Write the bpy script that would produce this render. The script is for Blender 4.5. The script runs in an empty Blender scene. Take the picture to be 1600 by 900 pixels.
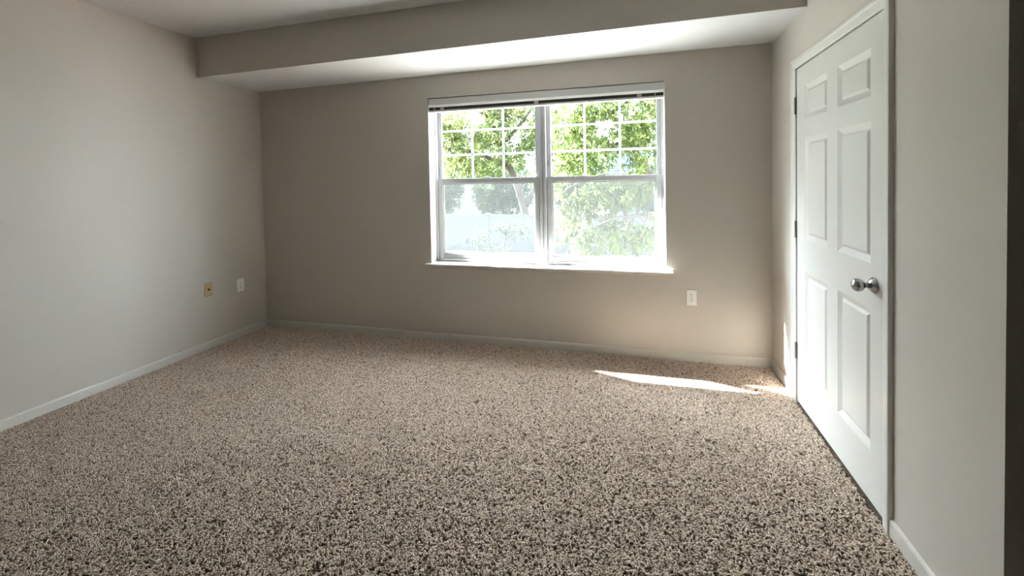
import bpy, bmesh, math, random
import numpy as np
from mathutils import Vector, Matrix

C = bpy.context.scene.collection
sc = bpy.context.scene

# ------------------------------------------------------------------ camera
cam_d = bpy.data.cameras.new('camera')
cam = bpy.data.objects.new('camera', cam_d)
C.objects.link(cam)
FOC = 657.07                                   # focal length in pixels of a 1600 wide frame
CAM = Vector((3.4453, -3.4117, 1.3937))
YAW, PITCH, ROLL = -0.2556, -0.0243, -0.0192
cy_, sy_, cp_, sp_ = math.cos(YAW), math.sin(YAW), math.cos(PITCH), math.sin(PITCH)
fwd = Vector((sy_ * cp_, cy_ * cp_, sp_))
rgt = Vector((cy_, -sy_, 0))
upv = rgt.cross(fwd)
cr_, sr_ = math.cos(ROLL), math.sin(ROLL)
rgt, upv = cr_ * rgt + sr_ * upv, -sr_ * rgt + cr_ * upv
m = Matrix((rgt, upv, -fwd)).transposed().to_4x4()
m.translation = CAM
cam.matrix_world = m
cam_d.sensor_fit = 'HORIZONTAL'
cam_d.sensor_width = 36.0
cam_d.lens = FOC * 36.0 / 1600.0
cam_d.shift_y = -(450 - 298.55) / 1600.0
cam_d.clip_start = 0.02
sc.camera = cam

# ------------------------------------------------------------------ exposure, sky, sun
sc.view_settings.view_transform = 'Standard'
sc.view_settings.look = 'None'
sc.view_settings.exposure = -0.35
sc.view_settings.gamma = 1.0
sc.view_settings.use_curve_mapping = False
cyc = sc.cycles
cyc.max_bounces = 14
cyc.diffuse_bounces = 8
cyc.glossy_bounces = 4
cyc.transmission_bounces = 6
cyc.transparent_max_bounces = 24
cyc.use_denoising = True
cyc.caustics_reflective = False
cyc.caustics_refractive = False

SUN_DIR = Vector((1.22, -.43, -1.0)).normalized()
SKY_LOW, SKY_MID, SKY_HIGH = 3.0, 18.0, 52.0     # horizon, 20 degrees up, zenith
GLOW, AUREOLE = 17.0, 1000.0                       # bright haze round the sun, wide and narrow
cyc.sample_clamp_indirect = 120.0
world = bpy.data.worlds.new('hazy_sky')
sc.world = world
world.use_nodes = True
wn, wl = world.node_tree.nodes, world.node_tree.links
wn.clear()
wo = wn.new('ShaderNodeOutputWorld')
wb = wn.new('ShaderNodeBackground')
wt = wn.new('ShaderNodeTexCoord')
wx = wn.new('ShaderNodeSeparateXYZ')
wl.new(wt.outputs['Generated'], wx.inputs[0])
wr = wn.new('ShaderNodeFloatCurve')
crv = wr.mapping.curves[0]
crv.points[0].location = (0, SKY_LOW / 100)
crv.points[1].location = (1, SKY_HIGH / 100)
crv.points.new(.12, (SKY_LOW + .15 * (SKY_MID - SKY_LOW)) / 100)
crv.points.new(.36, SKY_MID / 100)
wr.mapping.update()
wl.new(wx.outputs['Z'], wr.inputs['Value'])
wd = wn.new('ShaderNodeVectorMath')
wd.operation = 'DOT_PRODUCT'
wl.new(wt.outputs['Generated'], wd.inputs[0])
wd.inputs[1].default_value = tuple(-SUN_DIR)
wmx = wn.new('ShaderNodeMath'); wmx.operation = 'MAXIMUM'; wmx.inputs[1].default_value = 0.0
wl.new(wd.outputs['Value'], wmx.inputs[0])
wp = wn.new('ShaderNodeMath'); wp.operation = 'POWER'; wp.inputs[1].default_value = 6.0
wl.new(wmx.outputs[0], wp.inputs[0])
wg0 = wn.new('ShaderNodeMath'); wg0.operation = 'MULTIPLY'; wg0.inputs[1].default_value = GLOW / 100
wl.new(wp.outputs[0], wg0.inputs[0])
wq = wn.new('ShaderNodeMath'); wq.operation = 'POWER'; wq.inputs[1].default_value = 80.0
wl.new(wmx.outputs[0], wq.inputs[0])
wg = wn.new('ShaderNodeMath'); wg.operation = 'MULTIPLY_ADD'; wg.inputs[1].default_value = AUREOLE / 100
wl.new(wq.outputs[0], wg.inputs[0]); wl.new(wg0.outputs[0], wg.inputs[2])
wa = wn.new('ShaderNodeMath'); wa.operation = 'ADD'
wl.new(wg.outputs[0], wa.inputs[0]); wl.new(wr.outputs[0], wa.inputs[1])
wc = wn.new('ShaderNodeVectorMath'); wc.operation = 'SCALE'
wc.inputs[0].default_value = (89, 98.5, 107)
wl.new(wa.outputs[0], wc.inputs['Scale'])
wl.new(wc.outputs[0], wb.inputs['Color'])
wb.inputs['Strength'].default_value = 1.0
wl.new(wb.outputs[0], wo.inputs[0])

sun_d = bpy.data.lights.new('sun', 'SUN')
sun_d.energy = 550.0
sun_d.angle = math.radians(0.6)
sun_d.color = (1.0, .985, .975)
sun = bpy.data.objects.new('sun', sun_d)
C.objects.link(sun)
sun.rotation_euler = SUN_DIR.to_track_quat('-Z', 'Y').to_euler()
sun.location = (-6, 3, 8)

por_d = bpy.data.lights.new('window_portal', 'AREA')
por_d.shape = 'RECTANGLE'
por_d.size, por_d.size_y = 2.0, 1.5
por_d.cycles.is_portal = True
por = bpy.data.objects.new('window_portal', por_d)
por.location = (2.787, .30, 1.404)
por.rotation_euler = (math.radians(-90), 0, 0)
C.objects.link(por)

# ------------------------------------------------------------------ helpers
def link(o, parent=None):
    C.objects.link(o)
    if parent is not None:
        o.parent = parent
    return o

def obj(name, bm, mat, parent=None, smooth=False, bevel=0):
    me = bpy.data.meshes.new(name)
    bmesh.ops.recalc_face_normals(bm, faces=bm.faces)
    bm.to_mesh(me)
    bm.free()
    for mm in (mat if isinstance(mat, (list, tuple)) else [mat]):
        me.materials.append(mm)
    if smooth:
        for p in me.polygons:
            p.use_smooth = True
    o = bpy.data.objects.new(name, me)
    link(o, parent)
    if bevel:
        b = o.modifiers.new('bevel', 'BEVEL')
        b.width = bevel
        b.segments = 2
        b.limit_method = 'ANGLE'
    return o

def empty(name, loc=(0, 0, 0), rotz=0.0):
    o = bpy.data.objects.new(name, None)
    o.empty_display_size = .1
    o.location = loc
    o.rotation_euler = (0, 0, rotz)
    C.objects.link(o)
    return o

def tag(o, label=None, cat=None, group=None, kind=None):
    if label: o['label'] = label
    if cat: o['category'] = cat
    if group: o['group'] = group
    if kind: o['kind'] = kind
    return o

def box(bm, x0, x1, y0, y1, z0, z1, mi=0):
    v = [bm.verts.new(p) for p in ((x0, y0, z0), (x1, y0, z0), (x1, y1, z0), (x0, y1, z0),
                                   (x0, y0, z1), (x1, y0, z1), (x1, y1, z1), (x0, y1, z1))]
    for f in ((0, 3, 2, 1), (4, 5, 6, 7), (0, 1, 5, 4), (1, 2, 6, 5), (2, 3, 7, 6), (3, 0, 4, 7)):
        bm.faces.new([v[i] for i in f]).material_index = mi
    return v

def boxes(*args):
    bm = bmesh.new()
    for a in args: box(bm, *a)
    return bm

def hexa(bm, pts):
    v = [bm.verts.new(p) for p in pts]
    for f in ((0, 3, 2, 1), (4, 5, 6, 7), (0, 1, 5, 4), (1, 2, 6, 5), (2, 3, 7, 6), (3, 0, 4, 7)):
        bm.faces.new([v[i] for i in f])

def prism(bm, prof, a0, a1, fn, cap=True):
    """profile points swept from a0 to a1; fn(u, v, a) -> xyz"""
    r0 = [bm.verts.new(fn(u, v, a0)) for u, v in prof]
    r1 = [bm.verts.new(fn(u, v, a1)) for u, v in prof]
    n = len(prof)
    for i in range(n):
        bm.faces.new((r0[i], r0[(i + 1) % n], r1[(i + 1) % n], r1[i]))
    if cap:
        bm.faces.new(r0)
        bm.faces.new(r1[::-1])

def lathe(bm, prof, fn, seg=28):
    """profile (r, h) turned about an axis; fn(r*cos, r*sin, h)"""
    rings = []
    for r, h in prof:
        if r < 1e-6:
            rings.append([bm.verts.new(fn(0, 0, h))])
        else:
            rings.append([bm.verts.new(fn(r * math.cos(2 * math.pi * k / seg), r * math.sin(2 * math.pi * k / seg), h)) for k in range(seg)])
    for a, b in zip(rings, rings[1:]):
        for k in range(seg):
            k2 = (k + 1) % seg
            if len(a) == 1 and len(b) == 1: continue
            if len(a) == 1: bm.faces.new((a[0], b[k], b[k2]))
            elif len(b) == 1: bm.faces.new((a[k], b[0], a[k2]))
            else: bm.faces.new((a[k], b[k], b[k2], a[k2]))

def tube(bm, pts, radii, seg=8):
    pts = [Vector(p) for p in pts]
    if not isinstance(radii, (list, tuple)): radii = [radii] * len(pts)
    rings = []
    for i, p in enumerate(pts):
        d = (pts[min(i + 1, len(pts) - 1)] - pts[max(i - 1, 0)]).normalized()
        a = d.orthogonal().normalized() if i == 0 else (prev - d * prev.dot(d)).normalized()
        prev = a
        b = d.cross(a)
        rings.append([bm.verts.new(p + radii[i] * (math.cos(2 * math.pi * k / seg) * a + math.sin(2 * math.pi * k / seg) * b)) for k in range(seg)])
    for r0, r1 in zip(rings, rings[1:]):
        for k in range(seg):
            bm.faces.new((r0[k], r0[(k + 1) % seg], r1[(k + 1) % seg], r1[k]))
    bm.faces.new(rings[0][::-1])
    bm.faces.new(rings[-1])

# ------------------------------------------------------------------ materials
def mat(name, col, rough=.6, metal=0.0, spec=.5):
    mt = bpy.data.materials.new(name)
    mt.use_nodes = True
    b = mt.node_tree.nodes['Principled BSDF']
    b.inputs['Base Color'].default_value = (*col, 1)
    b.inputs['Roughness'].default_value = rough
    b.inputs['Metallic'].default_value = metal
    b.inputs['Specular IOR Level'].default_value = spec
    return mt

def bump(mt, scale, strength, dist=.002, detail=3):
    n, l = mt.node_tree.nodes, mt.node_tree.links
    tc = n.new('ShaderNodeTexCoord')
    t = n.new('ShaderNodeTexNoise')
    t.inputs['Scale'].default_value = scale
    t.inputs['Detail'].default_value = detail
    b = n.new('ShaderNodeBump')
    b.inputs['Strength'].default_value = strength
    b.inputs['Distance'].default_value = dist
    l.new(tc.outputs['Object'], t.inputs['Vector'])
    l.new(t.outputs['Fac'], b.inputs['Height'])
    l.new(b.outputs['Normal'], n['Principled BSDF'].inputs['Normal'])
    return mt

def mottle(mt, a, b_, scale, detail=4):
    n, l = mt.node_tree.nodes, mt.node_tree.links
    tc = n.new('ShaderNodeTexCoord')
    t = n.new('ShaderNodeTexNoise')
    t.inputs['Scale'].default_value = scale
    t.inputs['Detail'].default_value = detail
    r = n.new('ShaderNodeValToRGB')
    r.color_ramp.elements[0].position = .35
    r.color_ramp.elements[1].position = .65
    r.color_ramp.elements[0].color = (*a, 1)
    r.color_ramp.elements[1].color = (*b_, 1)
    l.new(tc.outputs['Object'], t.inputs['Vector'])
    l.new(t.outputs['Fac'], r.inputs[0])
    l.new(r.outputs[0], n['Principled BSDF'].inputs['Base Color'])
    return mt

M = {}
M['wall'] = bump(mat('wall_paint', (.535, .497, .445), .55, spec=.35), 260, .25, .0012)
M['ceiling'] = bump(mat('ceiling_paint', (.64, .64, .63), .85, spec=.2), 260, .25, .0012)
M['trim'] = mat('trim_paint', (.66, .65, .62), .35)
M['base'] = mat('baseboard_paint', (.58, .548, .50), .42)
M['door'] = bump(mat('door_paint', (.64, .63, .60), .38), 420, .10, .0006)
M['vinyl'] = mat('white_vinyl', (.50, .51, .525), .32)
M['grid'] = mat('thin_white_plastic', (.80, .82, .84), .4)
_n, _l = M['grid'].node_tree.nodes, M['grid'].node_tree.links
_t = _n.new('ShaderNodeBsdfTranslucent'); _t.inputs[0].default_value = (.80, .82, .84, 1)
_m = _n.new('ShaderNodeMixShader'); _m.inputs[0].default_value = .35
_l.new(_n['Principled BSDF'].outputs[0], _m.inputs[1]); _l.new(_t.outputs[0], _m.inputs[2])
_l.new(_m.outputs[0], _n['Material Output'].inputs[0])
M['nickel'] = mat('satin_nickel', (.42, .42, .415), .16, 1.0)
M['hinge'] = mat('worn_nickel', (.36, .35, .33), .38, 1.0)
M['plate'] = mat('white_plastic', (.82, .82, .80), .35)
M['almond'] = mat('almond_plastic', (.52, .36, .20), .38)
M['dark'] = mat('slot_black', (.02, .018, .016), .6)
M['blind'] = mat('blind_white', (.56, .56, .545), .4)
M['slat'] = mat('dark_slat', (.030, .027, .022), .5)
M['clear'] = mat('clip_plastic', (.46, .445, .42), .25)
M['carpet_base'] = mottle(mat('carpet_backing', (.13, .095, .07), .95, spec=.1), (.09, .065, .048), (.17, .125, .095), 70)

def carpet_material():
    mt = mat('carpet_yarn', (.5, .4, .3), .95, spec=.08)
    n, l = mt.node_tree.nodes, mt.node_tree.links
    g = n.new('ShaderNodeNewGeometry')
    r = n.new('ShaderNodeValToRGB')
    r.color_ramp.interpolation = 'LINEAR'
    e = r.color_ramp.elements
    e[0].position, e[0].color = 0.0, (.26, .175, .125, 1)
    e[1].position, e[1].color = 1.0, (.84, .715, .61, 1)
    for p, c in ((.12, (.46, .345, .268)), (.45, (.64, .516, .42)), (.85, (.74, .612, .512))):
        x = e.new(p); x.color = (*c, 1)
    l.new(g.outputs['Random Per Island'], r.inputs[0])
    l.new(r.outputs[0], n['Principled BSDF'].inputs['Base Color'])
    return mt
M['carpet'] = carpet_material()

def glass_material():
    mt = bpy.data.materials.new('window_glass')
    mt.use_nodes = True
    n, l = mt.node_tree.nodes, mt.node_tree.links
    n.clear()
    o = n.new('ShaderNodeOutputMaterial')
    t = n.new('ShaderNodeBsdfTransparent')
    t.inputs[0].default_value = (.95, .97, .96, 1)
    g = n.new('ShaderNodeBsdfGlossy')
    g.inputs['Roughness'].default_value = .02
    f = n.new('ShaderNodeFresnel')
    # the same reflectance from both faces of the thin pane
    bf = n.new('ShaderNodeNewGeometry')
    ior = n.new('ShaderNodeMix')
    ior.inputs['A'].default_value = 1.45
    ior.inputs['B'].default_value = 1 / 1.45
    l.new(bf.outputs['Backfacing'], ior.inputs['Factor'])
    l.new(ior.outputs['Result'], f.inputs['IOR'])
    mx = n.new('ShaderNodeMixShader')
    l.new(f.outputs[0], mx.inputs[0])
    l.new(t.outputs[0], mx.inputs[1])
    l.new(g.outputs[0], mx.inputs[2])
    l.new(mx.outputs[0], o.inputs[0])
    return mt
M['glass'] = glass_material()

def screen_material():
    mt = bpy.data.materials.new('insect_screen')
    mt.use_nodes = True
    n, l = mt.node_tree.nodes, mt.node_tree.links
    n.clear()
    o = n.new('ShaderNodeOutputMaterial')
    t = n.new('ShaderNodeBsdfTransparent')
    d = n.new('ShaderNodeBsdfDiffuse')
    d.inputs[0].default_value = (.045, .047, .050, 1)
    tl = n.new('ShaderNodeBsdfTranslucent')
    tl.inputs[0].default_value = (.045, .047, .050, 1)
    ad = n.new('ShaderNodeMixShader')
    mx = n.new('ShaderNodeMixShader')
    ad.inputs[0].default_value = .5
    mx.inputs[0].default_value = .25
    l.new(d.outputs[0], ad.inputs[1]); l.new(tl.outputs[0], ad.inputs[2])
    l.new(t.outputs[0], mx.inputs[1]); l.new(ad.outputs[0], mx.inputs[2])
    l.new(mx.outputs[0], o.inputs[0])
    return mt
M['screen'] = screen_material()

def leaf_material(name, cols, trans=.58):
    mt = bpy.data.materials.new(name)
    mt.use_nodes = True
    n, l = mt.node_tree.nodes, mt.node_tree.links
    n.clear()
    o = n.new('ShaderNodeOutputMaterial')
    g = n.new('ShaderNodeNewGeometry')
    r = n.new('ShaderNodeValToRGB')
    e = r.color_ramp.elements
    e[0].position, e[0].color = 0, (*cols[0], 1)
    e[1].position, e[1].color = 1, (*cols[-1], 1)
    for i, c in enumerate(cols[1:-1]):
        x = e.new((i + 1) / (len(cols) - 1)); x.color = (*c, 1)
    l.new(g.outputs['Random Per Island'], r.inputs[0])
    d = n.new('ShaderNodeBsdfDiffuse')
    t = n.new('ShaderNodeBsdfTranslucent')
    mx = n.new('ShaderNodeMixShader')
    mx.inputs[0].default_value = trans
    l.new(r.outputs[0], d.inputs[0]); l.new(r.outputs[0], t.inputs[0])
    l.new(d.outputs[0], mx.inputs[1]); l.new(t.outputs[0], mx.inputs[2])
    l.new(mx.outputs[0], o.inputs[0])
    return mt
M['leaf_near'] = leaf_material('leaf_yellow_green', [(.046, .068, .030), (.072, .104, .038), (.118, .138, .040), (.085, .114, .048)])
M['leaf_mid'] = leaf_material('leaf_mid_green', [(.064, .092, .052), (.105, .145, .060), (.185, .195, .056), (.120, .150, .078)])
M['leaf_dull'] = leaf_material('leaf_dull_green', [(.035, .048, .038), (.050, .066, .050), (.042, .060, .044)], .3)
M['leaf_far'] = leaf_material('leaf_far_green', [(.045, .066, .042), (.066, .094, .052), (.085, .112, .055)], .4)
M['bark'] = mottle(mat('bark', (.06, .05, .045), .9), (.035, .030, .027), (.075, .062, .055), 9)
M['fence'] = mat('fence_vinyl', (.060, .064, .069), .5)
M['ground'] = mottle(mat('ground_mulch', (.06, .065, .05), .95), (.045, .05, .036), (.075, .08, .06), 3)
M['concrete'] = mottle(mat('concrete', (.19, .19, .186), .9), (.175, .174, .169), (.205, .203, .198), 2)  # surface of the added light-bouncing slab below the window
M['bounce_pale'] = bump(mat('bounce_wall_pale', (.350, .390, .425), .9), 40, .3, .004)  # pale upper part of the added wall that bounces sun indoors
M['bounce_dark'] = mottle(mat('bounce_wall_dark', (.2, .12, .09), .9), (.15, .09, .07), (.24, .15, .11), 9)  # dark lower part of the added bounce wall, weakens light thrown upward
M['siding'] = mat('blue_siding', (.085, .105, .13), .7)
M['siding_white'] = mat('white_siding', (.14, .14, .14), .7)
M['roof'] = mat('roof_shingle', (.05, .045, .042), .9)
M['blocker_out'] = mat('sun_blocker_white', (.55, .55, .55), .7)  # surface of the added slab that blocks the sun

# ------------------------------------------------------------------ room dimensions
W, SL, SR = 4.496, .0387, .0355          # back wall width; the side walls splay a little
HS, HS2, HC = 2.318, 2.349, 2.650        # underside of the bulkhead left and right, ceiling
DS, DS2 = .616, .657                     # depth of the bulkhead left and right
YE = -2.016                              # near end of the right wall
YR = -9.0                                # wall behind the camera
XR = 9.0                                 # far side of the space past the right wall
WX1, WX2, WZ1, WZ2 = 1.801, 3.772, .664, 2.131
TH = .170
xl = lambda y: SL * y
xr = lambda y: W + SR * y

# floor, ceiling, walls
tag(obj('floor', boxes((-.6, XR + .1, YR - .1, TH, -.12, -.011)), M['carpet_base']),
    'brown carpeted floor of the empty room', 'floor', kind='structure')
tag(obj('ceiling', boxes((-.6, XR + .1, YR - .1, TH, HC, HC + .15)), M['ceiling']),
    'flat off-white ceiling above the room', 'ceiling', kind='structure')
tag(obj('wall_back', boxes((-.6, WX1, 0, TH, -.05, HC), (WX2, XR, 0, TH, -.05, HC),
                           (WX1, WX2, 0, TH, -.05, WZ1), (WX1, WX2, 0, TH, WZ2, HC)), M['wall']),
    'greige painted wall holding the double window', 'wall', kind='structure')
bm = bmesh.new()
hexa(bm, [(-.6, YR, -.05), (xl(YR), YR, -.05), (0, 0, -.05), (-.6, 0, -.05), (-.6, YR, HC), (xl(YR), YR, HC), (0, 0, HC), (-.6, 0, HC)])
tag(obj('wall_left', bm, M['wall']), 'pale grey side wall with two small wall plates', 'wall', kind='structure')
bm = bmesh.new()
def wall_piece(y0, y1, z0, z1, o0, o1=None):
    # from y0 (near) to y1 (far), from o0 to o1 behind the painted face (o1 None: to the far side)
    x1a, x1b = (XR, XR) if o1 is None else (xr(y0) + o1, xr(y1) + o1)
    hexa(bm, [(xr(y0) + o0, y0, z0), (x1a, y0, z0), (x1b, y1, z0), (xr(y1) + o0, y1, z0),
              (xr(y0) + o0, y0, z1), (x1a, y0, z1), (x1b, y1, z1), (xr(y1) + o0, y1, z1)])
wall_piece(YE, 0, -.05, HC, .12)
wall_piece(YE, -1.462, -.05, HC, 0, .12)           # door opening between y = -1.462 and -.484
wall_piece(-.484, 0, -.05, HC, 0, .12)
wall_piece(-1.462, -.484, 2.048, HC, 0, .12)
tag(obj('wall_right', bm, M['wall']), 'pale grey side wall with the white panel door', 'wall', kind='structure')
tag(obj('wall_rear', boxes((-.6, XR, YR - .1, YR, 0, HC)), M['wall']), 'painted wall behind the viewer', 'wall', kind='structure')
tag(obj('wall_side', boxes((XR, XR + .1, YR, YE, 0, HC)), M['wall']), 'painted wall past the end of the door wall', 'wall', kind='structure')
bm = bmesh.new()
hexa(bm, [(xl(-DS), -DS, HS), (xr(-DS2), -DS2, HS2), (W, 0, HS2), (0, 0, HS),
          (xl(-DS), -DS, HC), (xr(-DS2), -DS2, HC), (W, 0, HC), (0, 0, HC)])
bm.faces.ensure_lookup_table()
bm.faces[0].material_index = 1                 # the underside carries the ceiling paint
tag(obj('ceiling_bulkhead', bm, [M['wall'], M['ceiling']]), 'boxed bulkhead under the ceiling above the window wall', 'bulkhead', kind='structure')

# local frames along the side walls (x along the wall towards the viewer, -y into the room)
def side_frame(side):
    s = SR if side == 'right' else SL
    ax = Vector((-s, -1, 0)).normalized()
    if side == 'right':
        az = Vector((0, 0, 1)); ay = az.cross(ax)
        o = Vector((W, 0, 0))
        mm = Matrix((ax, ay, az)).transposed().to_4x4()
    else:
        ax = -ax; az = Vector((0, 0, 1)); ay = az.cross(ax)
        o = Vector((0, 0, 0))
        mm = Matrix((ax, ay, az)).transposed().to_4x4()
    mm.translation = o
    return mm
FR, FL = side_frame('right'), side_frame('left')   # left frame: x negative towards the viewer, -y into the room

# ------------------------------------------------------------------ carpet pile
def carpet_pile(seed=3):
    rng = np.random.default_rng(seed)
    x0, x1, y0, y1 = -.14, 4.50, -3.35, 0.0
    n = int((x1 - x0) * (y1 - y0) * 23500)
    px = rng.uniform(x0, x1, n); py = rng.uniform(y0, y1, n)
    keep = (px > SL * py + .013) & (px < W + SR * py - .013) & (py < -.013)
    # thinner where no picture looks
    keep &= ~((py < -2.75) & (rng.random(n) < .5))
    px, py = px[keep], py[keep]; n = len(px)
    th = rng.uniform(0, 2 * np.pi, n)
    # lie of the pile: neighbouring tufts lean alike
    th = th + 1.2 * np.sin(px * 5.1 + 2 * np.sin(py * 3.3)) 
    curl = rng.normal(0, .9, n)
    L = rng.uniform(.7, 1.25, n) * .0055
    H = rng.uniform(.7, 1.25, n) * .0066
    R = rng.uniform(.8, 1.25, n) * .0026
    rows = [(0.0, .05, .75), (.35, .80, 1.0), (1.0, 1.0, 1.05), (1.75, .72, .55)]
    S = 4
    V = np.empty((n, len(rows), S, 3), np.float32)
    for k, (a, h, rr) in enumerate(rows):
        ang = th + curl * a * .55
        cx = px + np.cos(ang) * L * a; cyy = py + np.sin(ang) * L * a
        cz = H * h
        # ring spanned by the sideways direction and a tilted up direction
        sx, sy = -np.sin(ang), np.cos(ang)
        tilt = [0.2, .8, 1.35, 1.8][k]
        ux, uy, uz = -np.cos(ang) * np.cos(tilt), -np.sin(ang) * np.cos(tilt), np.sin(tilt)
        for j in range(S):
            c, s = math.cos(2 * math.pi * j / S + .785), math.sin(2 * math.pi * j / S + .785)
            V[:, k, j, 0] = cx + R * rr * (c * sx + s * ux)
            V[:, k, j, 1] = cyy + R * rr * (c * sy + s * uy)
            V[:, k, j, 2] = np.maximum(cz + R * rr * s * uz, .0004) - .011
    K = len(rows)
    q = []
    for k in range(K - 1):
        for j in range(S):
            j2 = (j + 1) % S
            q.append((k * S + j, k * S + j2, (k + 1) * S + j2, (k + 1) * S + j))
    q = np.array(q, np.int32)
    F = (q[None] + (np.arange(n, dtype=np.int32) * K * S)[:, None, None]).reshape(-1, 4)
    return V.reshape(-1, 3), F

def np_mesh(name, V, F, mt, parent=None, smooth=False):
    me = bpy.data.meshes.new(name)
    me.vertices.add(len(V))
    me.vertices.foreach_set('co', np.ascontiguousarray(V, np.float32).ravel())
    k = F.shape[1]
    me.loops.add(F.size)
    me.loops.foreach_set('vertex_index', F.ravel().astype(np.int32))
    me.polygons.add(len(F))
    me.polygons.foreach_set('loop_start', np.arange(0, F.size, k, dtype=np.int32))
    me.polygons.foreach_set('loop_total', np.full(len(F), k, np.int32))
    if smooth:
        me.polygons.foreach_set('use_smooth', np.ones(len(F), bool))
    me.update(calc_edges=True)
    me.materials.append(mt)
    o = bpy.data.objects.new(name, me)
    return link(o, parent)

V, F = carpet_pile()
tag(np_mesh('carpet_pile', V, F, M['carpet'], smooth=True), 'speckled beige and brown frieze carpet pile covering the floor', 'carpet', kind='stuff')

# ------------------------------------------------------------------ baseboards
BB = [(0, -.012), (-.012, -.012), (-.012, .050), (-.008, .058), (-.003, .061), (0, .061)]   # (towards room is negative, z)
def baseboard(name, frame, a0, a1, label):
    bm = bmesh.new()
    prism(bm, BB, a0, a1, lambda u, v, a: (a, u, v))
    o = obj(name, bm, M['base'])
    o.matrix_world = frame
    return tag(o, label, 'baseboard', kind='structure')
baseboard('baseboard_back', Matrix.Identity(4), .0, W, 'painted baseboard along the window wall')
baseboard('baseboard_left', FL, YR, 0, 'painted baseboard along the wall with the two plates')
baseboard('baseboard_right', FR, 0, .4385, 'short painted baseboard between the corner and the door casing')
baseboard('baseboard_right.001', FR, 1.5065, 2.016, 'painted baseboard on the near side of the door casing')

# ------------------------------------------------------------------ door on the right wall
A0, A1, ZT = .439, 1.505, 2.092          # casing, outside to outside
CW = .055
DA0, DA1, DZ0, DZ1 = .509, 1.446, .014, 2.030
casing = bmesh.new()
CP = [(0, 0), (0, -.0165), (.002, -.018), (.013, -.018), (.020, -.0145), (.036, -.012), (.048, -.0105), (.053, -.0085), (CW, -.006), (CW, 0)]  # (outer to inner, y)
def leg_in(bm, outer, sgn):
    # mitred upright
    r0 = [bm.verts.new((outer + sgn * u, v, -.011)) for u, v in CP]
    r1 = [bm.verts.new((outer + sgn * u, v, ZT - u)) for u, v in CP]
    for i in range(len(CP)):
        j = (i + 1) % len(CP)
        bm.faces.new((r0[i], r0[j], r1[j], r1[i]))
    bm.faces.new(r0); bm.faces.new(r1)
leg_in(casing, A0, 1)
leg_in(casing, A1, -1)
r0 = [casing.verts.new((A0 + u, v, ZT - u)) for u, v in CP]
r1 = [casing.verts.new((A1 - u, v, ZT - u)) for u, v in CP]
for i in range(len(CP)):
    j = (i + 1) % len(CP)
    casing.faces.new((r0[i], r0[j], r1[j], r1[i]))
casing.faces.new(r0); casing.faces.new(r1)
o = obj('trim_1', casing, M['trim'])
o.matrix_world = FR
tag(o, 'white moulded casing around the panel door', 'door casing', kind='structure')

door = empty('door_1')
door.matrix_world = FR @ Matrix.Translation((DA0, 0, 0))
tag(door, 'white six-panel door with a round metal knob', 'door', kind='structure')
DW = DA1 - DA0
# door slab: front face at y = -.004, with six sunk and raised panels
bm = bmesh.new()
YF, YB = -.0045, .03
xs = [0, .121, .423, .539, .843, DW]
zs = [DZ0, .232, .832, 1.022, 1.612, 1.716, 1.912, DZ1]
grid = {}
for i, x in enumerate(xs):
    for k, z in enumerate(zs):
        grid[i, k] = bm.verts.new((x, YF, z))
panel_cells = {(i, k) for i in (1, 3) for k in (1, 3, 5)}
for i in range(len(xs) - 1):
    for k in range(len(zs) - 1):
        q = [grid[i, k], grid[i + 1, k], grid[i + 1, k + 1], grid[i, k + 1]]
        if (i, k) not in panel_cells:
            bm.faces.new(q)
            continue
        loop = q
        # steps: (inset, depth)
        for ins, dep in ((.002, .0012), (.026, .0115), (.030, .0118), (.041, .0045), (.045, .0040)):
            x0, x1, z0, z1 = xs[i] + ins, xs[i + 1] - ins, zs[k] + ins, zs[k + 1] - ins
            nl = [bm.verts.new(p) for p in ((x0, YF + dep, z0), (x1, YF + dep, z0), (x1, YF + dep, z1), (x0, YF + dep, z1))]
            for s in range(4):
                bm.faces.new((loop[s], loop[(s + 1) % 4], nl[(s + 1) % 4], nl[s]))
            loop = nl
        bm.faces.new(loop)
b = [bm.verts.new(p) for p in ((0, YB, DZ0), (DW, YB, DZ0), (DW, YB, DZ1), (0, YB, DZ1))]
bm.faces.new(b[::-1])
nx, nz = len(xs) - 1, len(zs) - 1
bm.faces.new([grid[i, 0] for i in range(nx, -1, -1)] + [b[0], b[1]])
bm.faces.new([grid[i, nz] for i in range(nx + 1)] + [b[2], b[3]])
bm.faces.new([grid[0, k] for k in range(nz + 1)] + [b[3], b[0]])
bm.faces.new([grid[nx, k] for k in range(nz, -1, -1)] + [b[1], b[2]])
obj('slab', bm, M['door'], door)
# jamb strip: fills between casing and slab (a dark gap stays beside the slab)
obj('jamb', boxes((A0 + CW - DA0 - .002, -.0035, .014, .034, -.011, 2.038), (DW + .003, DW + .012, .006, .034, -.011, 2.038),
                  (-.008, DW + .012, .012, .034, DZ1 + .004, 2.042)), M['trim'], door)
for zc in (1.815, 1.066, .322):
    bm = bmesh.new()
    lathe(bm, [(0, -.052), (.004, -.0515), (.0062, -.048), (.0062, .048), (.004, .0515), (0, .052)],
          lambda x, y, h: (-.007 + x, -.012 + y, zc + h), 14)
    for k in (-.028, 0, .028):
        lathe(bm, [(.0066, -.0012 + k), (.0072, 0 + k), (.0066, .0012 + k)], lambda x, y, h: (-.007 + x, -.012 + y, zc + h), 14)
    h = obj('hinge', bm, M['hinge'], door, smooth=False)
    obj('hinge_leaf', boxes((-.007, .0035, -.0066, -.0046, zc - .050, zc + .050), (-.016, -.007, -.0085, -.0065, zc - .050, zc + .050)), M['hinge'], h)
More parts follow.
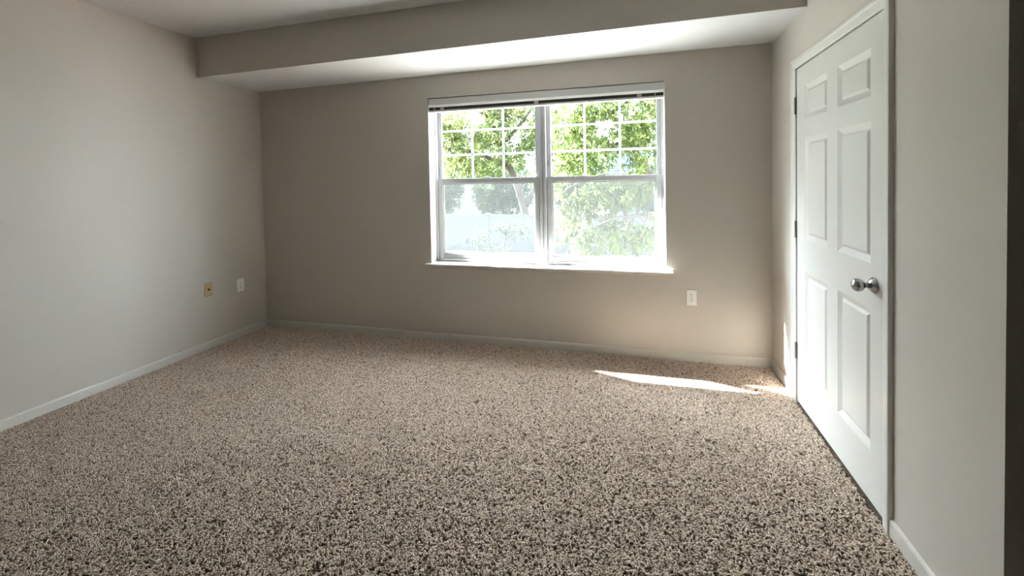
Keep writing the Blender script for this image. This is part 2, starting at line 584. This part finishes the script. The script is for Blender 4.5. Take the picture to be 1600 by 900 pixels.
# knob
KA, KZ = 1.382 - DA0, .936
bm = bmesh.new()
ky = lambda x, y, h: (KA + x, YF - h, KZ + y)
lathe(bm, [(.0, .0), (.012, .020), (.0115, .034), (.014, .038), (.022, .043), (.0265, .052), (.0275, .060), (.025, .069), (.018, .0755), (.008, .078), (0, .0785)], ky, 36)
kn = obj('door_knob', bm, M['nickel'], door, smooth=True)
kn['label'] = 'round satin nickel knob'
bm = bmesh.new()
lathe(bm, [(.0, .001), (.033, .001), (.0335, .004), (.031, .008), (.022, .015), (.014, .022), (0, .023)], ky, 36)
obj('rosette', bm, M['nickel'], kn, smooth=True)

# ------------------------------------------------------------------ window
win = empty('window_1', (WX1, 0, WZ1))
tag(win, 'white vinyl double-hung twin window with divided upper sashes', 'window', kind='structure')
def wbx(name, mtl, *args, parent=win, bevel=0):
    bm = bmesh.new()
    for a in args: box(bm, a[0] - WX1, a[1] - WX1, a[2], a[3], a[4] - WZ1, a[5] - WZ1)
    return obj(name, bm, mtl, parent, bevel=bevel)
YW = .115                                   # room face of the vinyl frame
ZS = WZ1 + .013                             # top of the stool
MX0, MX1 = 2.768, 2.826                     # mullion
SX = [(1.826, MX0 - .002), (MX1 + .002, 3.756)]   # clear width of each unit's frame
ZB, ZTOP = .690, 2.112
# painted returns of the opening
wbx('jamb', M['trim'], (WX1 - .0, WX1 + .004, .001, TH, ZS, WZ2), (WX2 - .004, WX2, .001, TH, ZS, WZ2))
wbx('frame', M['vinyl'], (WX1 + .004, SX[0][0], YW, .166, ZS, WZ2 - .004), (SX[1][1], WX2 - .004, YW, .166, ZS, WZ2 - .004),
    (WX1 + .004, WX2 - .004, YW, .166, ZS, ZB), (WX1 + .004, WX2 - .004, YW, .166, ZTOP, WZ2 - .004),
    (WX1 + .006, SX[0][0] + .010, YW + .030, .165, ZB, ZTOP), (SX[1][1] - .010, WX2 - .006, YW + .030, .165, ZB, ZTOP), bevel=.002)
wbx('mullion', M['vinyl'], (MX0, 2.792, YW - .006, .166, ZS, WZ2 - .004), (2.802, MX1, YW - .006, .166, ZS, WZ2 - .004),
    (2.791, 2.803, YW + .004, .165, ZS, WZ2 - .004), (MX0 - .01, MX1 + .01, YW + .030, .165, ZB, ZTOP), bevel=.002)
for x0, x1 in SX:
    # lower sash, on the room side
    y0, y1 = YW + .008, YW + .030
    ST = .046
    ls = wbx('lower_sash', M['vinyl'], (x0 + .003, x0 + ST, y0, y1, ZB + .003, 1.425), (x1 - ST, x1 - .003, y0, y1, ZB + .003, 1.425),
             (x0 + ST - .001, x1 - ST + .001, y0, y1, ZB + .003, .742), (x0 + ST - .001, x1 - ST + .001, y0, y1, 1.380, 1.425),
             (x0 + .003, x1 - .003, y0 - .008, y0 + .002, .694, .704), (x0 + .05, x1 - .05, y0 - .006, y0 + .002, 1.417, 1.425), bevel=.003)
    wbx('glazing_bead', M['vinyl'], (x0 + ST, x0 + ST + .010, y0 + .008, y1 - .004, .742, 1.380), (x1 - ST - .010, x1 - ST, y0 + .008, y1 - .004, .742, 1.380),
        (x0 + ST, x1 - ST, y0 + .008, y1 - .004, .742, .752), (x0 + ST, x1 - ST, y0 + .008, y1 - .004, 1.370, 1.380), parent=ls)
    wbx('pane', M['glass'], (x0 + ST + .004, x1 - ST - .004, y0 + .014, y0 + .018, .746, 1.376), parent=ls)
    for fx in (.16, .84) if x0 < 2.5 else (.50,):
        cx = x0 + (x1 - x0) * fx
        wbx('lift_tab', M['vinyl'], (cx - .030, cx + .030, y0 - .016, y0 + .002, .744, .750), (cx - .030, cx - .024, y0 - .016, y0 + .002, .746, .762),
            (cx + .024, cx + .030, y0 - .016, y0 + .002, .746, .762), (cx - .030, cx + .030, y0 - .004, y0 + .002, .757, .762), parent=ls)
    wbx('sash_lock', M['vinyl'], ((x0 + x1) / 2 - .03, (x0 + x1) / 2 + .03, y0 + .003, y1, 1.425, 1.436), parent=ls, bevel=.002)
    # upper sash, on the outer side
    y0, y1 = YW + .032, YW + .054
    SU = .036
    us = wbx('upper_sash', M['vinyl'], (x0 + .004, x0 + SU, y0, y1, 1.385, ZTOP), (x1 - SU, x1 - .004, y0, y1, 1.385, ZTOP),
             (x0 + SU - .001, x1 - SU + .001, y0, y1, 1.385, 1.418), (x0 + SU - .001, x1 - SU + .001, y0, y1, ZTOP - .04, ZTOP), bevel=.003)
    gx0, gx1, gz0, gz1 = x0 + SU, x1 - SU, 1.418, ZTOP - .04
    bars = []
    for f in (1 / 3, 2 / 3):
        xx, zz = gx0 + (gx1 - gx0) * f, gz0 + (gz1 - gz0) * f
        bars += [(xx - .009, xx + .009, y0 + .010, y0 + .018, gz0, gz1), (gx0, gx1, y0 + .0105, y0 + .0175, zz - .009, zz + .009)]
    wbx('grid', M['grid'], *bars, parent=us)
    wbx('pane', M['glass'], (gx0 - .004, gx1 + .004, y0 + .004, y0 + .008, gz0 - .004, gz1 + .004), parent=us)
    # half screen outside the lower sash
    wbx('insect_screen', M['screen'], (x0 + .012, x1 - .012, .1675, .1685, ZB, 1.40))
# latch slots in the jamb track
wbx('latch_slot', M['dark'], (MX1 + .012, MX1 + .016, YW + .0295, YW + .034, 1.52, 1.56))
wbx('latch_slot', M['dark'], (WX1 + .0035, WX1 + .005, .096, .100, 1.47, 1.52))
# stool and apron
bm = bmesh.new()
prism(bm, [(-.034, ZS - .012), (-.038, ZS - .008), (-.038, ZS - .004), (-.034, ZS), (.118, ZS), (.118, ZS - .013), (-.030, ZS - .016)], WX1 - .042, WX2 + .042,
      lambda u, v, a: (a - WX1, u, v - WZ1))
st = obj('window_sill', bm, M['trim'], win)
bm = bmesh.new()
prism(bm, [(0, ZS - .013), (-.016, ZS - .013), (-.014, ZS - .028), (-.006, ZS - .036), (0, ZS - .038)], WX1 - .004, WX2 + .004, lambda u, v, a: (a - WX1, u, v - WZ1))
obj('apron', bm, M['wall'], win)

# ------------------------------------------------------------------ blind, drawn up
bl = empty('window_blind', (WX1, 0, WZ2))
tag(bl, 'raised horizontal blind with grey valance and dark slat stack at window top', 'blind')
def bbx(name, mtl, *args, parent=bl, bevel=0):
    bm = bmesh.new()
    for a in args: box(bm, a[0] - WX1, a[1] - WX1, a[2], a[3], a[4] - WZ2, a[5] - WZ2)
    return obj(name, bm, mtl, parent, bevel=bevel)
X0, X1 = WX1 + .007, WX2 - .007
va = bbx('valance', M['blind'], (X0, X1, .004, .009, 2.070, 2.1245), bevel=.001)
bm = bmesh.new()
prism(bm, [(.004, 2.072), (-.004, 2.070), (-.006, 2.066), (.004, 2.050), (.010, 2.050), (.010, 2.072)], X0, X1, lambda u, v, a: (a - WX1, u, v - WZ2))
obj('valance_lip', bm, M['plate'], va)  # paler than the valance: light caught along this edge is put into its colour
bbx('headrail', M['blind'], (X0 + .004, X1 - .004, .034, .070, 2.082, 2.130), bevel=.001)
bm = bmesh.new()
for k in range(15):
    z = 2.028 + k * .0036
    d = .0012 * math.sin(k * 2.3)
    box(bm, X0 + .003 - WX1, X1 - .003 - WX1, .013 + d, .062 + d, z - WZ2, z + .0030 - WZ2)
obj('slat_stack', bm, M['slat'], bl)['label'] = 'dark stacked slats'
bbx('bottom_rail', M['blind'], (X0 + .002, X1 - .002, .011, .063, 2.010, 2.026), bevel=.003)
for cx in (1.935, 2.772, 3.585):
    bbx('clip', M['clear'], (cx - .018, cx + .018, .004, .010, 2.022, 2.058), (cx - .018, cx + .018, .004, .05, 2.0195, 2.0225), bevel=.002)
for cx in (1.865, 3.700):
    bm = bmesh.new()
    tube(bm, [(cx - WX1, .008, 2.062 - WZ2), (cx - WX1, .0085, 2.026 - WZ2)], .004, 8)
    obj('ladder_cord', bm, M['clear'], bl)
bm = bmesh.new()
tube(bm, [(3.700 - WX1, .010, 2.03 - WZ2), (3.697 - WX1, .011, 1.5 - WZ2), (3.699 - WX1, .012, .74 - WZ2)], .0016, 6)
lathe(bm, [(0, -.012), (.005, -.010), (.004, .008), (.0016, .012)], lambda x, y, h: (3.699 - WX1 + x, .012 + y, .745 - WZ2 + h), 10)
obj('lift_cord', bm, M['clear'], bl)
bm = bmesh.new()
tube(bm, [(1.855 - WX1, .012, 2.05 - WZ2), (1.853 - WX1, .010, 1.27 - WZ2)], .0035, 8)
obj('tilt_wand', bm, M['clear'], bl)
# cord cleat on the window's side
cl = obj('cord_cleat', boxes((WX2 - .010, WX2 - .004, .055, .067, 1.47, 1.55), (WX2 - .022, WX2 - .008, .057, .065, 1.490, 1.497),
                             (WX2 - .022, WX2 - .008, .057, .065, 1.523, 1.530), (WX2 - .026, WX2 - .019, .057, .065, 1.478, 1.50),
                             (WX2 - .026, WX2 - .019, .057, .065, 1.520, 1.542)), M['trim'], bevel=.002)
tag(cl, 'small white cord cleat screwed to the window jamb', 'cleat')

# ------------------------------------------------------------------ wall plates
def duplex(frame, a, z, label):
    t = empty('wall_outlet')
    t.matrix_world = frame @ Matrix.Translation((a, 0, z))
    tag(t, label, 'outlet')
    obj('cover_plate', boxes((-.0365, .0365, -.0065, 0, -.0595, .0595)), M['plate'], t, bevel=.003)
    for s in (-1, 1):
        bm = bmesh.new()
        n = 20
        pr = []
        for k in range(n):
            an = 2 * math.pi * k / n
            pr.append((.0172 * math.cos(an), max(-.0135, min(.0135, .0172 * math.sin(an)))))
        prism(bm, pr, -.0085, -.006, lambda u, v, q: (u, q, v + s * .0195))
        r = obj('receptacle', bm, M['plate'], t)
        bm = boxes((-.0075, -.0050, -.0088, -.0080, s * .0195 - .001, s * .0195 + .008), (.0050, .0075, -.0088, -.0080, s * .0195 - .001, s * .0195 + .007))
        lathe(bm, [(0, 0), (.0028, 0), (.0028, .0006), (0, .0006)], lambda x, y, h: (x, -.0082 - h, s * .0195 - .0075 + y), 10)
        obj('slots', bm, M['dark'], r)['label'] = 'dark plug slots'
    bm = bmesh.new()
    lathe(bm, [(0, 0), (.003, 0), (.0025, .0012), (0, .0015)], lambda x, y, h: (x, -.0065 - h, y), 12)
    obj('screw', bm, M['nickel'], t)
    return t
duplex(Matrix.Identity(4), 3.947, .481, 'white duplex outlet on the window wall below the sill corner')
duplex(FL, -.282, .471, 'white duplex outlet beside the tan cable plate near the room corner')
t = empty('cable_plate')
t.matrix_world = FL @ Matrix.Translation((-.584, 0, .506))
tag(t, 'tan plastic cable jack plate on the grey side wall', 'wall plate')
obj('cover_plate', boxes((-.036, .036, -.006, 0, -.0575, .0575)), M['almond'], t, bevel=.003)
bm = bmesh.new()
lathe(bm, [(0, .0), (.0075, .0), (.0075, .003), (.0048, .003), (.0048, .010), (.0030, .010), (.003, .006), (0, .006)], lambda x, y, h: (x, -.006 - h, y), 14)
obj('jack', bm, M['dark'], t)['label'] = 'dark coaxial jack'
for s in (-1, 1):
    bm = bmesh.new()
    lathe(bm, [(0, 0), (.003, 0), (.0025, .0012), (0, .0015)], lambda x, y, h: (x, -.006 - h, s * .042 + y), 12)
    obj('screw', bm, M['almond'], t)

# ------------------------------------------------------------------ outdoors
GZ = -1.55
tag(obj('ground_outside', boxes((-22, 22, .9, 45, GZ - .2, GZ)), M['ground']), 'dull grass strip and soil outside the window', 'ground', kind='structure')
tag(obj('sun_blocker_outside', boxes((-8, 5.4, TH + .002, .78, 2.86, 3.06)), M['blocker_out']), 'added unseen slab above the window outside that blocks the high sun', 'sun_blocker', kind='structure')  # added out of view to keep sun off the upper sashes

tag(obj('reflector_outside', boxes((-9, 5.4, TH + .01, 6.0, GZ - .05, GZ + .03)), M['concrete']), 'pale concrete patio added unseen below the window to bounce sunlight up', 'reflector', kind='structure')  # added out of view to throw sunlight up at the bulkhead and ceiling
tag(obj('bounce_wall_outside', boxes((5.4, 8.5, TH + .01, 2.4, .75, 6.5, 0), (5.38, 8.5, TH + .01, 2.4, GZ, .75, 1)), [M['bounce_pale'], M['bounce_dark']]), 'added unseen pale wall outside that bounces sunlight into the room', 'wall', kind='structure')  # added out of view as a reflector for the left wall

# pale privacy fence
FY = 13.0
fe = empty('privacy_fence', (0, FY, GZ))
tag(fe, 'pale vinyl privacy fence across the yard outside', 'fence')
posts = [-9.1 + 2.4 * k for k in range(8)]
for i, px in enumerate(posts):
    bm = boxes((px - .06, px + .06, -.06, .06, 0, 1.62))
    hexa(bm, [(px - .075, -.075, 1.62), (px + .075, -.075, 1.62), (px + .075, .075, 1.62), (px - .075, .075, 1.62),
              (px - .02, -.02, 1.66), (px + .02, -.02, 1.66), (px + .02, .02, 1.66), (px - .02, .02, 1.66)])
    obj('post', bm, M['fence'], fe)
    if i == len(posts) - 1: break
    bm = bmesh.new()
    a, b_ = px + .06, posts[i + 1] - .06
    nb = 15
    for k in range(nb):
        w_ = (b_ - a) / nb
        box(bm, a + k * w_ + .003, a + (k + 1) * w_ - .003, -.011, .011, .1, 1.52)
    box(bm, a, b_, -.004, .004, .1, 1.52)
    p_ = obj('panel', bm, M['fence'], fe)
    for z0, z1 in ((1.50, 1.585), (.05, .16)):
        obj('rail', boxes((a, b_, -.025, .025, z0, z1)), M['fence'], p_)

# houses beyond the fence
def house(name, x0, x1, y0, y1, z1, ridge, mtl, label):
    h = empty(name, ((x0 + x1) / 2, y0, GZ))
    w = (x1 - x0) / 2; d = y1 - y0; ht = z1 - GZ
    bm = boxes((-w, w, 0, d, 0, ht))
    k = 0
    z = .2
    while z < ht - .1:                               # lap siding courses
        prism(bm, [(-.004, z), (-.024, z), (-.004, z + .17)], -w, w, lambda u, v, a: (a, u, v))
        z += .18
    obj('wall', bm, mtl, h)
    bm = bmesh.new()
    rz = ridge - GZ
    prism(bm, [(-w - .4, ht - .15), (0, rz), (w + .4, ht - .15), (w + .4, ht), (0, rz + .18), (-w - .4, ht)], -.4, d + .3, lambda u, v, a: (u, a, v))
    obj('roof', bm, M['roof'], h)
    for fx in (-.45, .4):
        f = obj('window', boxes((fx * w - .5, fx * w + .5, -.07, .0, ht - 1.9, ht - .6)), M['siding_white'], h)
        obj('pane', boxes((fx * w - .42, fx * w + .42, -.075, -.071, ht - 1.82, ht - .68)), M['dark'], f)
    return tag(h, label, 'house')
house('neighbour_house', 2.6, 9.5, 24, 31, 3.3, 5.2, M['siding'], 'blue sided house showing through the leaves past the fence')
house('neighbour_house.001', -15.0, -6.3, 24, 31, 3.1, 5.0, M['siding_white'], 'pale house with dark roof far behind the fence')

# trees -------------------------------------------------------------
def leaves_mesh(pts, dirs, L, Wd, rng, droop=.5):
    """one folded, pointed leaf of six vertices for every point"""
    n = len(pts)
    d = dirs + rng.normal(0, .45, (n, 3)); d[:, 2] -= droop
    d /= np.linalg.norm(d, axis=1)[:, None]
    r = rng.normal(0, 1, (n, 3))
    s = np.cross(d, r); s /= np.linalg.norm(s, axis=1)[:, None]
    nn = np.cross(d, s)
    l = (L * rng.uniform(.65, 1.25, n))[:, None]; w = l * Wd
    V = np.stack([pts, pts + d * l * .35 + s * w * .5 + nn * w * .12, pts + d * l * .75 + s * w * .30 + nn * w * .05,
                  pts + d * l - nn * l * .08, pts + d * l * .75 - s * w * .30 + nn * w * .05, pts + d * l * .35 - s * w * .5 + nn * w * .12], 1)
    q = np.array([(0, 1, 2, 3), (0, 3, 4, 5)], np.int32)
    F = (q[None] + (np.arange(n, dtype=np.int32) * 6)[:, None, None]).reshape(-1, 4)
    return V.reshape(-1, 3).astype(np.float32), F

def twig_leaves(tips, rng, n_per, length, L):
    P, D = [], []
    for t, d in tips:
        d = np.array(d, float) + rng.normal(0, .25, 3); d /= np.linalg.norm(d)
        for k in range(n_per):
            f = rng.uniform(0, 1)
            side = np.cross(d, rng.normal(0, 1, 3)); side /= np.linalg.norm(side) + 1e-9
            P.append(np.array(t) + d * length * f + np.array((0, 0, -.25 * length * f * f)) + side * .012)
            D.append(d * .5 + side)
    return np.array(P), np.array(D)

def tree(name, label, base, stem, limbs, clusters, mat_leaf, L, n_twigs, n_per, tw_len, seed, r0, Wd=.32, droop=.5, cat='tree', group=None):
    """stem: points of the trunk; limbs: lists of points; clusters: (centre, radii, weight) of the foliage"""
    rng = np.random.default_rng(seed)
    b = Vector(base)
    t = empty(name, base)
    tag(t, label, cat, group)
    loc = lambda p: tuple(Vector(p) - b)
    bm = bmesh.new()
    n = len(stem)
    tube(bm, [loc(p) for p in stem], [r0 * (1 - .6 * i / (n - 1)) for i in range(n)], 12)
    obj('trunk', bm, M['bark'], t, smooth=True)
    skeleton = [np.array(p, float) for p in stem[n // 2:]]
    for lm in limbs:
        bm = bmesh.new()
        r = lm[0]
        pts = lm[1]
        tube(bm, [loc(p) for p in pts], [r * (1 - .75 * i / (len(pts) - 1)) for i in range(len(pts))], 8)
        obj('branch', bm, M['bark'], t, smooth=True)
        for a, c in zip(pts, pts[1:]):
            for f in (0, .33, .66):
                skeleton.append(np.array(a) * (1 - f) + np.array(c) * f)
        skeleton.append(np.array(pts[-1], float))
    sk = np.array(skeleton)
    tips = []
    tb = bmesh.new()
    wsum = sum(c[2] for c in clusters)
    cnt = 0
    for cen, rad, wgt in clusters:
        for _ in range(int(n_twigs * wgt / wsum)):
            u = rng.normal(0, 1, 3); u /= np.linalg.norm(u); u *= rng.uniform(.15, 1) ** .5
            p = np.array(cen) + u * np.array(rad)
            k = np.argmin(((sk - p) ** 2).sum(1))
            d = p - sk[k]; ln = np.linalg.norm(d) + 1e-6; d /= ln
            tips.append((p, d * .8 + np.array((0, 0, -.3))))
            cnt += 1
            if cnt % 6 == 0 and ln > .1:
                mid = (sk[k] + p) / 2 + np.array((0, 0, .08 * ln))
                tube(tb, [loc(sk[k]), loc(mid), loc(p)], [.012, .008, .004], 5)
    if len(tb.verts):
        obj('twigs', tb, M['bark'], t)['kind'] = 'stuff'
    else:
        tb.free()
    P, D = twig_leaves(tips, rng, n_per, tw_len, L)
    V, F = leaves_mesh(P - np.array(base), D, L, Wd, rng, droop)
    lf = np_mesh('leaves', V, F, mat_leaf, t)
    lf['kind'] = 'stuff'
    return t

# big tree rising behind the fence, seen in the left sash
tree('shade_tree', 'leaning shade tree rising behind the fence in the left half of the window', (-.5, 14.6, GZ),
     [(-.5, 14.6, GZ), (-.6, 14.6, -.6), (-.72, 14.6, .2), (-.95, 14.6, 1.0), (-1.3, 14.6, 1.9), (-1.75, 14.6, 2.9), (-2.2, 14.6, 4.2), (-2.4, 14.6, 5.4)],
     [(.14, [(-.72, 14.6, .2), (.1, 14.5, 1.4), (.6, 14.3, 2.6), (.9, 14.2, 4.4)]),
      (.12, [(-1.3, 14.6, 1.9), (-2.4, 14.4, 2.5), (-3.6, 14.2, 2.9), (-4.6, 14.0, 2.9)]),
      (.10, [(-1.75, 14.6, 2.9), (-.6, 14.3, 4.0), (.2, 14.2, 5.0)]),
      (.09, [(-2.2, 14.6, 4.2), (-3.2, 14.4, 4.9), (-4.3, 14.2, 5.3)])],
     [((-2.9, 14.3, 4.4), (2.1, 1.2, 1.5), 2.6), ((-.6, 14.2, 4.2), (1.7, 1.2, 1.6), 2.4), ((-2.6, 14.2, 2.6), (2.2, 1.1, .9), 2.2),
      ((1.0, 14.2, 3.2), (1.3, 1.1, 1.4), 1.6), ((-1.0, 14.2, 5.6), (2.6, 1.2, .8), 1.2), ((-4.2, 14.2, 3.6), (.9, .9, 1.4), 1.2)],
     M['leaf_mid'], .17, 1900, 14, .45, 11, .22)
# tree at the right with drooping sprays
tree('drooping_tree', 'tree with drooping yellow-green leaf sprays close outside the right sash', (4.9, 5.2, GZ),
     [(4.9, 5.2, GZ), (4.8, 5.2, -.2), (4.5, 5.1, .7), (4.05, 5.0, 1.35), (3.72, 5, 1.89), (3.25, 5, 2.65), (2.9, 5, 3.2), (2.6, 5, 4.0)],
     [(.05, [(4.05, 5.0, 1.35), (3.5, 4.8, 1.45), (2.9, 4.5, 1.40), (2.5, 4.3, 1.25), (2.25, 4.3, 1.0)]),
      (.04, [(4.5, 5.1, .7), (3.9, 4.6, .75), (3.3, 4.2, .70), (2.8, 4.0, .5)]),
      (.05, [(3.72, 5, 1.89), (3.0, 4.8, 2.1), (2.5, 4.7, 2.35), (2.05, 4.6, 2.4)]),
      (.05, [(3.25, 5, 2.65), (3.9, 4.9, 3.1), (4.4, 4.8, 3.3)]),
      (.04, [(4.05, 5, 1.35), (4.3, 4.6, 1.9), (4.5, 4.4, 2.3)])],
     [((2.45, 4.6, 2.40), (.50, .45, .55), 1.2), ((3.1, 4.7, 2.4), (.7, .5, .7), 1.5), ((3.9, 4.7, 2.4), (.5, .5, .7), 1.2),
      ((2.35, 4.4, 1.40), (.36, .35, .32), .7), ((2.9, 4.4, 1.25), (.55, .4, .3), .8), ((3.6, 4.4, 1.25), (.5, .4, .35), .8),
      ((2.75, 4.2, .55), (.28, .3, .40), .45), ((3.2, 4.3, .55), (.3, .3, .35), .40), ((3.75, 4.4, .45), (.3, .3, .4), .40),
      ((2.85, 4.2, .1), (.24, .25, .25), .22), ((2.30, 4.3, .80), (.16, .2, .26), .16), ((3.3, 4.6, 3.2), (1.1, .5, .5), 1.1)],
     M['leaf_near'], .125, 900, 12, .30, 23, .10, droop=.75)
# thin sapling before the fence
tree('sapling', 'thin dull-leaved sapling standing before the pale fence', (-.5, 10.3, GZ),
     [(-.5, 10.3, GZ), (-.48, 10.3, -1.1), (-.42, 10.3, -.6), (-.35, 10.3, -.1)],
     [(.020, [(-.48, 10.3, -1.1), (-.85, 10.2, -.8), (-1.25, 10.2, -.55), (-1.6, 10.2, -.45)]),
      (.018, [(-.45, 10.3, -.8), (-.9, 10.2, -1.05), (-1.1, 10.2, -1.25)]),
      (.020, [(-.42, 10.3, -.6), (0, 10.2, -.3), (.4, 10.2, -.1)]),
      (.016, [(-.42, 10.3, -.6), (-.7, 10.2, -.3), (-.9, 10.2, -.1)])],
     [((-1.35, 10.2, -.5), (.5, .3, .22), 1), ((-.8, 10.2, -.95), (.45, .3, .22), .7), ((.2, 10.2, -.15), (.5, .3, .25), 1),
      ((-.55, 10.2, -.2), (.4, .3, .25), .8)],
     M['leaf_dull'], .13, 130, 8, .25, 5, .035)
# bushy trees beyond the fence
for i, (x, y, h, w, lab) in enumerate([(-7.2, 19.5, 5.0, 1.45, 'bushy tree beyond the fence at the outer edge of the window view'),
                                       (-3.1, 19.5, 4.2, 1.45, 'round bushy tree beyond the fence behind the leaning shade tree'),
                                       (1.1, 19.5, 4.8, 1.35, 'bushy tree beyond the fence behind the window mullion'),
                                       (5.4, 19.5, 4.0, 1.3, 'bushy tree beyond the fence behind the drooping sprays')]):
    zc = GZ + h * .62
    tree('bushy_tree', lab, (x, y, GZ), [(x, y, GZ), (x + .05, y, GZ + h * .3), (x, y, zc), (x + .1, y, GZ + h * .8)],
         [(.06, [(x, y, GZ + h * .35), (x - w * .5, y - .3, zc)]), (.06, [(x, y, GZ + h * .4), (x + w * .5, y - .3, zc + .2)])],
         [((x, y, zc), (w * 1.05, w * .8, h * .40), 1)], M['leaf_far'], .18, 900, 14, .42, 40 + i, .12, group='bushy trees beyond the fence')
